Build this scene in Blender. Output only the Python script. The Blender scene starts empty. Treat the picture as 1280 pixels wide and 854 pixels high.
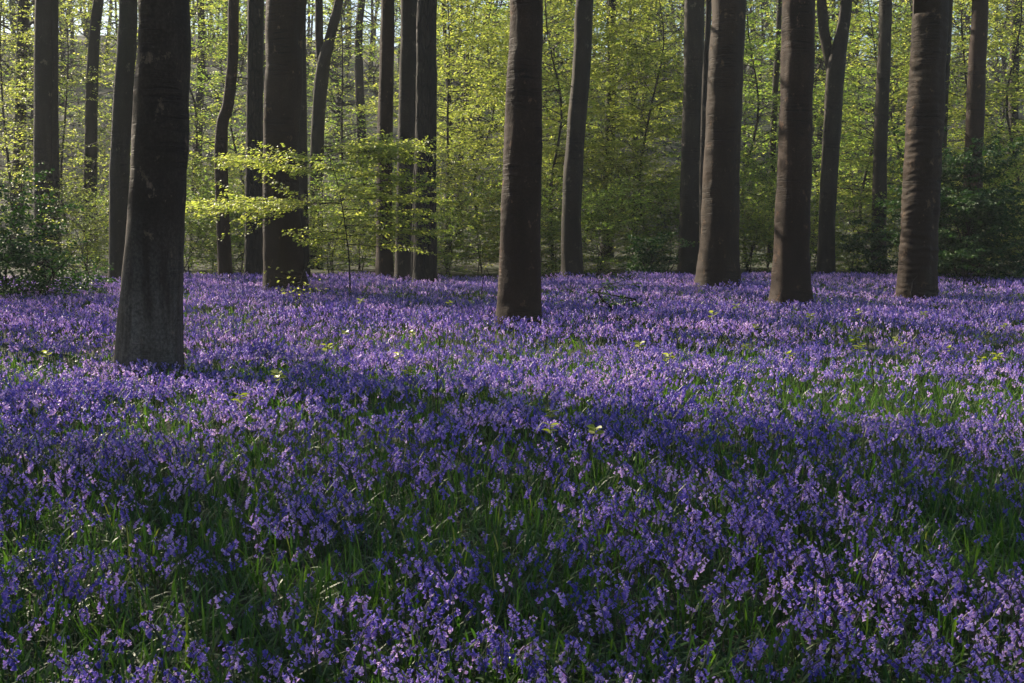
import bpy, math
import numpy as np
from mathutils import Vector, noise as mn

rng = np.random.default_rng(11)
scene = bpy.context.scene
COL = scene.collection
R = math.radians

# ------------------------------------------------------------------ camera
W, H, FL = 1280, 854, 40.0
F = W * FL / 36.0
CAM = np.array([0.0, 0.0, 1.85])
PITCH = R(6.1)
CP, SP = math.cos(PITCH), math.sin(PITCH)


def ray(px, py):
    x, y = (px - W / 2) / F, (H / 2 - py) / F
    return np.array([x, CP + y * SP, -SP + y * CP])


def on_plane(px, py, z=0.22):
    d = ray(px, py)
    return CAM + d * ((z - CAM[2]) / d[2])


def at_depth(px, py, Y):
    d = ray(px, py)
    return CAM + d * (Y / d[1])


def project(P):
    P = np.atleast_2d(P) - CAM
    zc = P[:, 1] * CP - P[:, 2] * SP
    yc = P[:, 1] * SP + P[:, 2] * CP
    return W / 2 + F * P[:, 0] / zc, H / 2 - F * yc / zc, zc


# ------------------------------------------------------------------ noise and terrain
_G = np.random.default_rng(5).random((256, 256))


def vnoise(x, y):
    xi, yi = np.floor(x).astype(int), np.floor(y).astype(int)
    fx, fy = x - xi, y - yi
    fx, fy = fx * fx * (3 - 2 * fx), fy * fy * (3 - 2 * fy)
    g = lambda a, b: _G[a % 256, b % 256]
    return (g(xi, yi) * (1 - fx) + g(xi + 1, yi) * fx) * (1 - fy) + (g(xi, yi + 1) * (1 - fx) + g(xi + 1, yi + 1) * fx) * fy


def fbm(x, y, o=3):
    s, a, t = 0, 1.0, 0
    for k in range(o):
        s = s + a * vnoise(x * 2 ** k + 17.3 * k, y * 2 ** k + 5.1 * k)
        t += a
        a *= 0.5
    return s / t


def sstep(a, b, x):
    t = np.clip((x - a) / (b - a), 0, 1)
    return t * t * (3 - 2 * t)


def terrain(x, y):
    x, y = np.asarray(x, float), np.asarray(y, float)
    s = np.maximum(0, y - 38)
    hill = 0.19 * s * sstep(38, 80, y)
    hill = np.minimum(hill * (1 + .22 * sstep(5, -40, x)), 24 + 0.01 * s)
    return hill + (fbm(x * 0.22 + 40, y * 0.22 + 40) - 0.5) * 0.16 * sstep(3, 9, y)


# ------------------------------------------------------------------ mesh builder
class MB:
    def __init__(s):
        s.v, s.t, s.q, s.tr, s.qm, s.tm, s.n = [], [], [], [], [], [], 0

    def add(s, v, quads=None, tris=None, mat=0, tint=0.5):
        v = np.asarray(v, np.float32).reshape(-1, 3)
        s.v.append(v)
        s.t.append(np.broadcast_to(np.asarray(tint, np.float32), (len(v),)))
        if quads is not None and len(quads):
            q = np.asarray(quads, np.int64) + s.n
            s.q.append(q)
            s.qm.append(np.broadcast_to(np.asarray(mat, np.int32), (len(q),)))
        if tris is not None and len(tris):
            q = np.asarray(tris, np.int64) + s.n
            s.tr.append(q)
            s.tm.append(np.broadcast_to(np.asarray(mat, np.int32), (len(q),)))
        s.n += len(v)

    def arrays(s):
        cat = lambda L, sh, dt: np.concatenate(L) if L else np.zeros(sh, dt)
        return (cat(s.v, (0, 3), np.float32), cat(s.t, (0,), np.float32), cat(s.q, (0, 4), np.int64),
                cat(s.tr, (0, 3), np.int64), cat(s.qm, (0,), np.int32), cat(s.tm, (0,), np.int32))

    def mesh(s, name, mats, smooth=False):
        v, t, q, tr, qm, tm = s.arrays()
        me = bpy.data.meshes.new(name)
        me.vertices.add(len(v))
        me.vertices.foreach_set('co', v.ravel())
        nl = q.size + tr.size
        me.loops.add(nl)
        me.loops.foreach_set('vertex_index', np.concatenate([q.ravel(), tr.ravel()]).astype(np.int32))
        npoly = len(q) + len(tr)
        me.polygons.add(npoly)
        st = np.concatenate([np.arange(len(q)) * 4, len(q) * 4 + np.arange(len(tr)) * 3]).astype(np.int32)
        me.polygons.foreach_set('loop_start', st)
        for m in mats:
            me.materials.append(m)
        me.polygons.foreach_set('material_index', np.concatenate([qm, tm]).astype(np.int32))
        me.update(calc_edges=True)
        me.polygons.foreach_set('use_smooth', np.full(npoly, smooth))
        a = me.attributes.new('tint', 'FLOAT', 'POINT')
        a.data.foreach_set('value', t.astype(np.float32))
        return me

    def build(s, name, mats, parent=None, smooth=False):
        if not isinstance(mats, (list, tuple)):
            mats = [mats]
        return link(name, s.mesh(name, mats, smooth), parent)


def link(name, me, parent=None):
    o = bpy.data.objects.new(name, me)
    COL.objects.link(o)
    if parent:
        o.parent = parent
        if me is not None:
            o.matrix_parent_inverse.identity()
            o.location = (0, 0, 0)
    return o


def tag(o, label=None, cat=None, group=None, kind=None):
    for k, v in (('label', label), ('category', cat), ('group', group), ('kind', kind)):
        if v:
            o[k] = v
    return o


def empty(name, loc, label, cat, group=None):
    o = bpy.data.objects.new(name, None)
    o.empty_display_size = 0.2
    o.location = [float(a) for a in loc]
    COL.objects.link(o)
    return tag(o, label, cat, group)


def nrm(a):
    return a / np.maximum(np.linalg.norm(a, axis=-1, keepdims=True), 1e-9)


def tube(mb, path, rad, sides=4, mat=0, tint=0.5):
    path = np.asarray(path, float)
    n = len(path)
    t = nrm(np.gradient(path, axis=0))
    ref = np.array([0.0, 0.0, 1.0]) if abs(t[:, 2]).mean() < 0.8 else np.array([1.0, 0.0, 0.0])
    a = nrm(np.cross(t, ref))
    b = np.cross(t, a)
    ang = np.arange(sides) * 2 * math.pi / sides
    rad = np.broadcast_to(np.asarray(rad, float), (n,))
    v = path[:, None] + rad[:, None, None] * (np.cos(ang)[None, :, None] * a[:, None] + np.sin(ang)[None, :, None] * b[:, None])
    i = np.arange(n - 1)[:, None] * sides
    j = np.arange(sides)[None, :]
    j2 = (j + 1) % sides
    q = np.stack([i + j, i + j2, i + sides + j2, i + sides + j], -1).reshape(-1, 4)
    mb.add(v, q, mat=mat, tint=tint)


def leaves(mb, P, D, N, size, width=0.62, mat=0, tint=None, fine=False, r=rng):
    """leaf blades: base P, direction D, blade normal N"""
    n = len(P)
    if n == 0:
        return
    D = nrm(D)
    S = nrm(np.cross(D, N))
    N = np.cross(S, D)
    L = np.broadcast_to(np.asarray(size, float), (n,))[:, None]
    w = L * width * 0.5
    if tint is None:
        tint = r.random(n)
    if fine:
        v = np.stack([P, P + D * L * .33 + S * w + N * L * .07, P + D * L * .7 + S * w * .8 + N * L * .03, P + D * L - N * L * .1,
                      P + D * L * .7 - S * w * .8 + N * L * .03, P + D * L * .33 - S * w + N * L * .07], 1)
        o = np.arange(n)[:, None] * 6
        q = np.concatenate([o + np.array([0, 1, 2, 3]), o + np.array([0, 3, 4, 5])])
        mb.add(v, q, mat=mat, tint=np.repeat(tint, 6))
    else:
        v = np.stack([P, P + D * L * .45 + S * w + N * L * .06, P + D * L, P + D * L * .45 - S * w + N * L * .06], 1)
        q = np.arange(n * 4).reshape(n, 4)
        mb.add(v, q, mat=mat, tint=np.repeat(tint, 4))


def spline(pts, n):
    pts = np.asarray(pts, float)
    if len(pts) == 2:
        t = np.linspace(0, 1, n)[:, None]
        return pts[0] * (1 - t) + pts[1] * t
    P = np.vstack([2 * pts[0] - pts[1], pts, 2 * pts[-1] - pts[-2]])
    u = np.linspace(0, len(pts) - 1 - 1e-6, n)
    k = u.astype(int)
    f = (u - k)[:, None]
    p0, p1, p2, p3 = P[k], P[k + 1], P[k + 2], P[k + 3]
    return 0.5 * (2 * p1 + (p2 - p0) * f + (2 * p0 - 5 * p1 + 4 * p2 - p3) * f ** 2 + (3 * p1 - p0 - 3 * p2 + p3) * f ** 3)


# ------------------------------------------------------------------ materials
def new_mat(name):
    m = bpy.data.materials.new(name)
    m.use_nodes = True
    nt = m.node_tree
    nt.nodes.clear()
    out = nt.nodes.new('ShaderNodeOutputMaterial')
    return m, nt, out


def N_(nt, t, **kw):
    n = nt.nodes.new('ShaderNode' + t)
    for k, v in kw.items():
        setattr(n, k, v)
    return n


def ramp(nt, fac, stops):
    r = N_(nt, 'ValToRGB')
    while len(r.color_ramp.elements) < len(stops):
        r.color_ramp.elements.new(0.5)
    for e, (p, c) in zip(r.color_ramp.elements, stops):
        e.position = p
        e.color = (*c, 1)
    nt.links.new(fac, r.inputs[0])
    return r.outputs[0]


def blade_mat(name, stops, trans, rough=0.45, spec=0.5, tmul=(1.6, 1.7, 0.7), add_noise=True):
    m, nt, out = new_mat(name)
    at = N_(nt, 'Attribute', attribute_name='tint')
    c = ramp(nt, at.outputs['Fac'], stops)
    p = N_(nt, 'BsdfPrincipled')
    p.inputs['Roughness'].default_value = rough
    p.inputs['Specular IOR Level'].default_value = spec
    nt.links.new(c, p.inputs['Base Color'])
    tr = N_(nt, 'BsdfTranslucent')
    mul = N_(nt, 'Mix', data_type='RGBA', blend_type='MULTIPLY')
    mul.inputs[0].default_value = 1
    mul.inputs[7].default_value = (*tmul, 1)
    nt.links.new(c, mul.inputs[6])
    nt.links.new(mul.outputs[2], tr.inputs['Color'])
    mx = N_(nt, 'MixShader')
    mx.inputs[0].default_value = trans
    nt.links.new(p.outputs[0], mx.inputs[1])
    nt.links.new(tr.outputs[0], mx.inputs[2])
    nt.links.new(mx.outputs[0], out.inputs[0])
    return m


def bark_mat(name, dark, light, moss, rings=1.0, cracks=0.0, bump=0.9, foot=None):
    """blotched bark: broad patches, growth wrinkles that come and go, pits, algae; optional pale foot with sunlight painted in"""
    m, nt, out = new_mat(name)
    L = nt.links.new
    tc = N_(nt, 'TexCoord')

    def tex(scale, vec=(1, 1, 1), detail=5, rough=.55, kind='TexNoise'):
        mp = N_(nt, 'Mapping')
        mp.inputs['Scale'].default_value = vec
        L(tc.outputs['Object'], mp.inputs[0])
        n = N_(nt, kind)
        n.inputs['Scale'].default_value = scale
        if kind == 'TexNoise':
            n.inputs['Detail'].default_value = detail
            n.inputs['Roughness'].default_value = rough
        L(mp.outputs[0], n.inputs['Vector'])
        return n

    def rng_(sock, a0, a1, b0=0., b1=1.):
        r = N_(nt, 'MapRange')
        for i, v in zip((1, 2, 3, 4), (a0, a1, b0, b1)):
            r.inputs[i].default_value = v
        L(sock, r.inputs[0])
        return r.outputs[0]

    def mth(op, a_, b_):
        n = N_(nt, 'Math', operation=op)
        for i, v in enumerate((a_, b_)):
            if isinstance(v, (int, float)):
                n.inputs[i].default_value = v
            else:
                L(v, n.inputs[i])
        return n.outputs[0]

    def mixc(f, c1, c2, blend='MIX'):
        n = N_(nt, 'Mix', data_type='RGBA', blend_type=blend)
        if isinstance(f, float):
            n.inputs[0].default_value = f
        else:
            L(f, n.inputs[0])
        for i, c in ((6, c1), (7, c2)):
            if isinstance(c, tuple):
                n.inputs[i].default_value = (*c, 1)
            else:
                L(c, n.inputs[i])
        return n.outputs[2]

    patch = tex(1.3, (1, 1, .55), 6, .6).outputs['Fac']
    fine = tex(34, (1, 1, .8), 5, .65).outputs['Fac']
    wr = tex(3.2, (.55, .55, 6.5), 4, .6).outputs['Fac']
    where = rng_(tex(1.1, (1, 1, .8), 3).outputs['Fac'], .50, .68)
    crease = mth('MULTIPLY', rng_(wr, .40, .50, 1., 0.), mth('MULTIPLY', where, rings))
    streak = rng_(tex(2.4, (5, 5, .35), 4, .6).outputs['Fac'], .5, .72)
    col = ramp(nt, mth('ADD', mth('MULTIPLY', patch, .62), mth('MULTIPLY', fine, .38)),
               [(.36, tuple(.30 * c for c in dark)), (.5, tuple(.30 * p + .060 * q for p, q in zip(dark, light))), (.68, tuple(.33 * q for q in light))])
    al = rng_(tex(.8, (1, 1, .5), 7, .65).outputs['Fac'], .47, .72, 0., .6)
    col = mixc(al, col, tuple(.42 * c for c in moss))
    lich = rng_(tex(4.5, (1, 1, .7), 6, .7).outputs['Fac'], .60, .67, 0., .75)
    col = mixc(lich, col, tuple(.8 * c for c in light))
    col = mixc(mth('MULTIPLY', streak, .55), col, tuple(.4 * c for c in dark))
    col = mixc(mth('MULTIPLY', crease, .9), col, tuple(.12 * c for c in dark))
    h = mth('SUBTRACT', mth('ADD', mth('MULTIPLY', patch, .5), mth('MULTIPLY', fine, .22)), mth('MULTIPLY', crease, .6))
    if cracks:
        v = tex(9, (1, 1, .22), kind='TexVoronoi')
        v.feature = 'DISTANCE_TO_EDGE'
        ck = mth('MULTIPLY', rng_(v.outputs['Distance'], .02, .14, 1., 0.), cracks)
        col = mixc(mth('MULTIPLY', ck, .8), col, tuple(.2 * c for c in dark))
        h = mth('SUBTRACT', h, mth('MULTIPLY', ck, .5))
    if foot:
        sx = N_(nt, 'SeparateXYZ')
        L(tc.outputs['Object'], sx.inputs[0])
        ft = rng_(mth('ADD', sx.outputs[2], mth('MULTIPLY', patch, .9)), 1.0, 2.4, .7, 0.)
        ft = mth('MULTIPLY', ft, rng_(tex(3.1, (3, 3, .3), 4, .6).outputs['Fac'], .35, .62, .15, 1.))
        col = mixc(ft, col, mixc(rng_(fine, .35, .65), tuple(.3 * c for c in foot), foot))  # pale grey foot, its tone raised to paint in sunlight on the trunk base
    p = N_(nt, 'BsdfPrincipled')
    p.inputs['Roughness'].default_value = 0.78
    p.inputs['Specular IOR Level'].default_value = 0.25
    L(col, p.inputs['Base Color'])
    b = N_(nt, 'Bump')
    b.inputs['Strength'].default_value = bump
    b.inputs['Distance'].default_value = 0.045
    L(h, b.inputs['Height'])
    L(b.outputs[0], p.inputs['Normal'])
    L(p.outputs[0], out.inputs[0])
    return m


M_BARK_FOOT = bark_mat('beech bark with pale foot', (.054, .034, .020), (.225, .150, .096), (.075, .065, .035), rings=.8, foot=(.22, .195, .165))  # foot colour carries grey bark plus painted sunlight
M_BARK = bark_mat('beech bark', (.046, .023, .010), (.165, .098, .052), moss=(.058, .048, .022))
M_BARK_RED = bark_mat('reddish beech bark', (.047, .021, .009), (.170, .090, .048), moss=(.055, .042, .022))
M_BARK_GREY = bark_mat('grey bark', (.036, .026, .017), (.150, .115, .080), moss=(.070, .068, .030))
M_BARK_ROUGH = bark_mat('furrowed bark', (.026, .020, .014), (.13, .10, .07), moss=(.06, .06, .03), cracks=1.0, bump=0.8, rings=.2)
M_BARK_MOSS = bark_mat('mossy bark', (.030, .024, .016), (.13, .105, .07), moss=(.070, .080, .026))
M_TWIG = bark_mat('twig bark', (.030, .022, .016), (.12, .09, .065), (.05, .05, .03), bump=0.1, rings=0.0)
M_LEAF = blade_mat('young beech leaf', [(0, (.105, .145, .026)), (.5, (.155, .195, .042)), (1, (.225, .24, .07))], 0.60, tmul=(3.0, 2.85, 1.9))
M_LEAF_MID = blade_mat('mid green leaf', [(0, (.065, .110, .022)), (.5, (.105, .155, .030)), (1, (.16, .19, .042))], 0.55, tmul=(3.0, 3.1, 1.9))
M_LEAF_OLIVE = blade_mat('olive shrub leaf', [(0, (.085, .115, .030)), (.5, (.130, .160, .040)), (1, (.20, .20, .055))], 0.58, tmul=(3.0, 3.1, 1.7))
M_HOLLY = blade_mat('holly leaf', [(0, (.014, .036, .012)), (.6, (.030, .070, .022)), (1, (.06, .105, .032))], 0.22, rough=0.55, spec=0.2, tmul=(1.5, 2, .5))
M_FERN = blade_mat('copper dead leaf', [(0, (.07, .035, .015)), (1, (.16, .075, .03))], 0.3, tmul=(1.5, 1, .6))
M_PETAL = blade_mat('bluebell petal', [(0, (.105, .090, .42)), (.4, (.220, .165, .56)), (.75, (.42, .31, .68)), (1, (.66, .53, .78))], 0.4, rough=0.5, spec=0.35,
                    tmul=(1.5, 1.3, 1.35))
M_STEM = blade_mat('bluebell stem', [(0, (.035, .060, .014)), (.6, (.060, .095, .020)), (1, (.050, .040, .045))], 0.25)
M_BLADE = blade_mat('bluebell leaf blade', [(0, (.018, .050, .014)), (.5, (.034, .080, .017)), (.9, (.065, .12, .022)), (1, (.15, .165, .055))], 0.38, rough=0.42, spec=0.28,
                    tmul=(2.0, 2.15, 0.9))
M_SPRIG = blade_mat('yellow green seedling leaf', [(0, (.20, .25, .03)), (1, (.34, .36, .05))], 0.45, tmul=(1.5, 1.5, .8))


def ground_mat():
    m, nt, out = new_mat('woodland soil')
    tc = N_(nt, 'TexCoord')
    n1 = N_(nt, 'TexNoise')
    n1.inputs['Scale'].default_value = 0.8
    n1.inputs['Detail'].default_value = 8
    n2 = N_(nt, 'TexNoise')
    n2.inputs['Scale'].default_value = 14
    n2.inputs['Detail'].default_value = 6
    for n in (n1, n2):
        nt.links.new(tc.outputs['Object'], n.inputs['Vector'])
    c1 = ramp(nt, n2.outputs['Fac'], [(.3, (.015, .013, .007)), (.55, (.03, .027, .014)), (.8, (.065, .05, .03))])
    c2 = ramp(nt, n2.outputs['Fac'], [(.3, (.012, .022, .006)), (.8, (.032, .048, .014))])
    mr = N_(nt, 'MapRange')
    mr.inputs[1].default_value, mr.inputs[2].default_value = 0.40, 0.6
    nt.links.new(n1.outputs['Fac'], mr.inputs[0])
    mx = N_(nt, 'Mix', data_type='RGBA')
    nt.links.new(mr.outputs[0], mx.inputs[0])
    nt.links.new(c1, mx.inputs[6])
    nt.links.new(c2, mx.inputs[7])
    p = N_(nt, 'BsdfPrincipled')
    p.inputs['Roughness'].default_value = 0.95
    nt.links.new(mx.outputs[2], p.inputs['Base Color'])
    b = N_(nt, 'Bump')
    b.inputs['Strength'].default_value = 0.8
    b.inputs['Distance'].default_value = 0.05
    nt.links.new(n2.outputs['Fac'], b.inputs['Height'])
    nt.links.new(b.outputs[0], p.inputs['Normal'])
    nt.links.new(p.outputs[0], out.inputs[0])
    return m


# ------------------------------------------------------------------ ground
gx = np.concatenate([np.linspace(-112, -60, 10)[:-1], np.linspace(-60, 60, 121), np.linspace(60, 112, 10)[1:]])
gy = np.concatenate([np.linspace(-60, 0, 13)[:-1], np.linspace(0, 60, 101), np.linspace(60, 170, 40)[1:]])
X, Y = np.meshgrid(gx, gy)
mb = MB()
nx, ny = len(gx), len(gy)
i = (np.arange(ny - 1)[:, None] * nx + np.arange(nx - 1)[None]).ravel()
mb.add(np.stack([X, Y, terrain(X, Y)], -1), np.stack([i, i + 1, i + nx + 1, i + nx], -1))
tag(mb.build('ground', ground_mat(), smooth=True), kind='structure')


# ------------------------------------------------------------------ trunks
def trunk_mesh(mb, path, rad, sides, seed, rough=0.03, ring=0.0, flare=0.5, flare_h=0.7, knots=(), mat=0):
    """a trunk with a buttressed foot, uneven section, growth wrinkles and knots"""
    path = np.asarray(path, float)
    n = len(path)
    z0 = path[0, 2]
    t = nrm(np.gradient(path, axis=0))
    a = nrm(np.cross(t, np.array([0, 1.0, 0])))
    b = np.cross(t, a)
    ang = np.arange(sides) * 2 * math.pi / sides
    A, Z = np.meshgrid(ang, path[:, 2] - z0)
    rr = np.random.default_rng(seed)
    lob = sum(rr.uniform(.2, 1) * np.cos(k * A + rr.uniform(0, 6.28) + Z * rr.uniform(-.15, .15)) for k in (2, 3, 4, 5)) / 2.0
    foot = np.exp(-np.maximum(Z, 0) / flare_h)
    root = sum(rr.uniform(.4, 1) * np.maximum(0, np.cos((A - p) * 1.0)) ** 7 for p in np.arange(5) * 1.2566 + rr.uniform(-.4, .4, 5))
    f = 1 + rough * lob + flare * foot * (0.35 + 0.75 * root)
    nz = np.empty(A.shape)
    nl = np.empty(A.shape)
    s = seed * 7.31
    for iz in range(n):
        for ia in range(sides):
            c, d = math.cos(ang[ia]), math.sin(ang[ia])
            z = Z[iz, ia]
            nz[iz, ia] = mn.noise((c * 1.3 + s, d * 1.3, z * 1.1)) * 0.6 + mn.noise((c * 3 + s, d * 3, z * 3)) * 0.3
            nl[iz, ia] = mn.noise((c * .9, d * .9 + s, z * 11.0 + .8 * mn.noise((c * 2, d * 2, z)))) if ring else 0
    f = f + rough * nz * 1.6 + ring * nl
    for (ka, kz, kr, kh) in knots:
        da = (A - ka + math.pi) % (2 * math.pi) - math.pi
        g = np.sqrt((da * rad.mean()) ** 2 + (Z - kz) ** 2) / kr
        f = f + kh * (np.exp(-(g - 0.8) ** 2 * 4) - 0.7 * np.exp(-g * g * 4))
    rad3 = (rad[:, None] * f)[..., None]
    v = path[:, None] + rad3 * (np.cos(A)[..., None] * a[:, None] + np.sin(A)[..., None] * b[:, None])
    i = np.arange(n - 1)[:, None] * sides
    j = np.arange(sides)[None]
    j2 = (j + 1) % sides
    q = np.stack([i + j, i + j2, i + sides + j2, i + sides + j], -1).reshape(-1, 4)
    mb.add(v, q, mat=mat)


def branch(bm, lm, start, az, elev, L, r0, rr, leaf=0.08, spacing=0.07, droop=0.25, tilt=0.45, gap=0.24, twig_r=0.006, sides=4, lp=1.0,
           leafmat=0, barkmat=0, fine=False, spread=0.55, tint0=0.0, tint1=1.0, drawtwigs=True):
    """one limb with alternating flat sprays of leaves"""
    n = 7
    hd = az + np.cumsum(rr.normal(0, .13, n))
    el = elev - droop * np.linspace(0, 1, n) + rr.normal(0, .08, n)
    st = np.stack([np.cos(hd) * np.cos(el), np.sin(hd) * np.cos(el), np.sin(el)], -1) * (L / (n - 1))
    path = np.vstack([[start], start + np.cumsum(st[1:], 0)])
    tube(bm, path, np.linspace(r0, max(r0 * 0.15, .002), n), sides, mat=barkmat)
    if lm is None:
        return path
    m = max(3, int(L / gap))
    Ps, Ds, Ns = [], [], []
    for k in range(m):
        s = 0.12 + 0.88 * (k + rr.random()) / m
        u = s * (n - 1)
        i = min(int(u), n - 2)
        p0 = path[i] + (path[i + 1] - path[i]) * (u - i)
        a2 = hd[i] + (1 if k % 2 else -1) * rr.uniform(.5, 1.15)
        L2 = (0.28 + spread * (1 - s)) * L * rr.uniform(.5, 1.1)
        e2 = el[i] * 0.5 + rr.normal(0, .16)
        tt = np.linspace(0, 1, 4)
        sub = p0 + np.stack([np.cos(a2) * math.cos(e2) * tt, np.sin(a2) * math.cos(e2) * tt, math.sin(e2) * tt - droop * 0.3 * tt ** 2], -1) * L2
        if drawtwigs:
            tube(bm, sub, np.linspace(twig_r, twig_r * .35, 4), 3, mat=barkmat)
        c = int(L2 / spacing * lp)
        if c < 1:
            continue
        w = rr.uniform(0.12, 1.04, c)
        wi = np.minimum((w * 3).astype(int), 2)
        pp = sub[wi] + (sub[wi + 1] - sub[wi]) * (w * 3 - wi)[:, None]
        sd = np.where(rr.random(c) < .5, 1, -1)
        la = a2 + sd * rr.uniform(.3, 1.3, c)
        off = rr.uniform(0, .10, c) * (1 - .5 * w) * (L2 / .5 if L2 < .5 else 1)
        pp = pp + np.stack([np.cos(la) * off, np.sin(la) * off, rr.normal(-.01, .025, c)], -1)
        Ps.append(pp)
        Ds.append(np.stack([np.cos(la), np.sin(la), rr.normal(-.25, .3, c)], -1))
        Ns.append(np.stack([rr.normal(0, tilt, c), rr.normal(0, tilt, c), np.ones(c)], -1))
    if Ps:
        P = np.concatenate(Ps)
        leaves(lm, P, np.concatenate(Ds), np.concatenate(Ns), rr.uniform(.65, 1.15, len(P)) * leaf, mat=leafmat, fine=fine,
               tint=np.clip(rr.normal(.5 * (tint0 + tint1), .3 * (tint1 - tint0) + .05, len(P)), 0, 1))
    return path


SUN_AZ = math.atan2(0.69, -0.725)          # towards the sun, in the ground plane
SUN_EL = R(33)
HAZE = 0.0005

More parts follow.
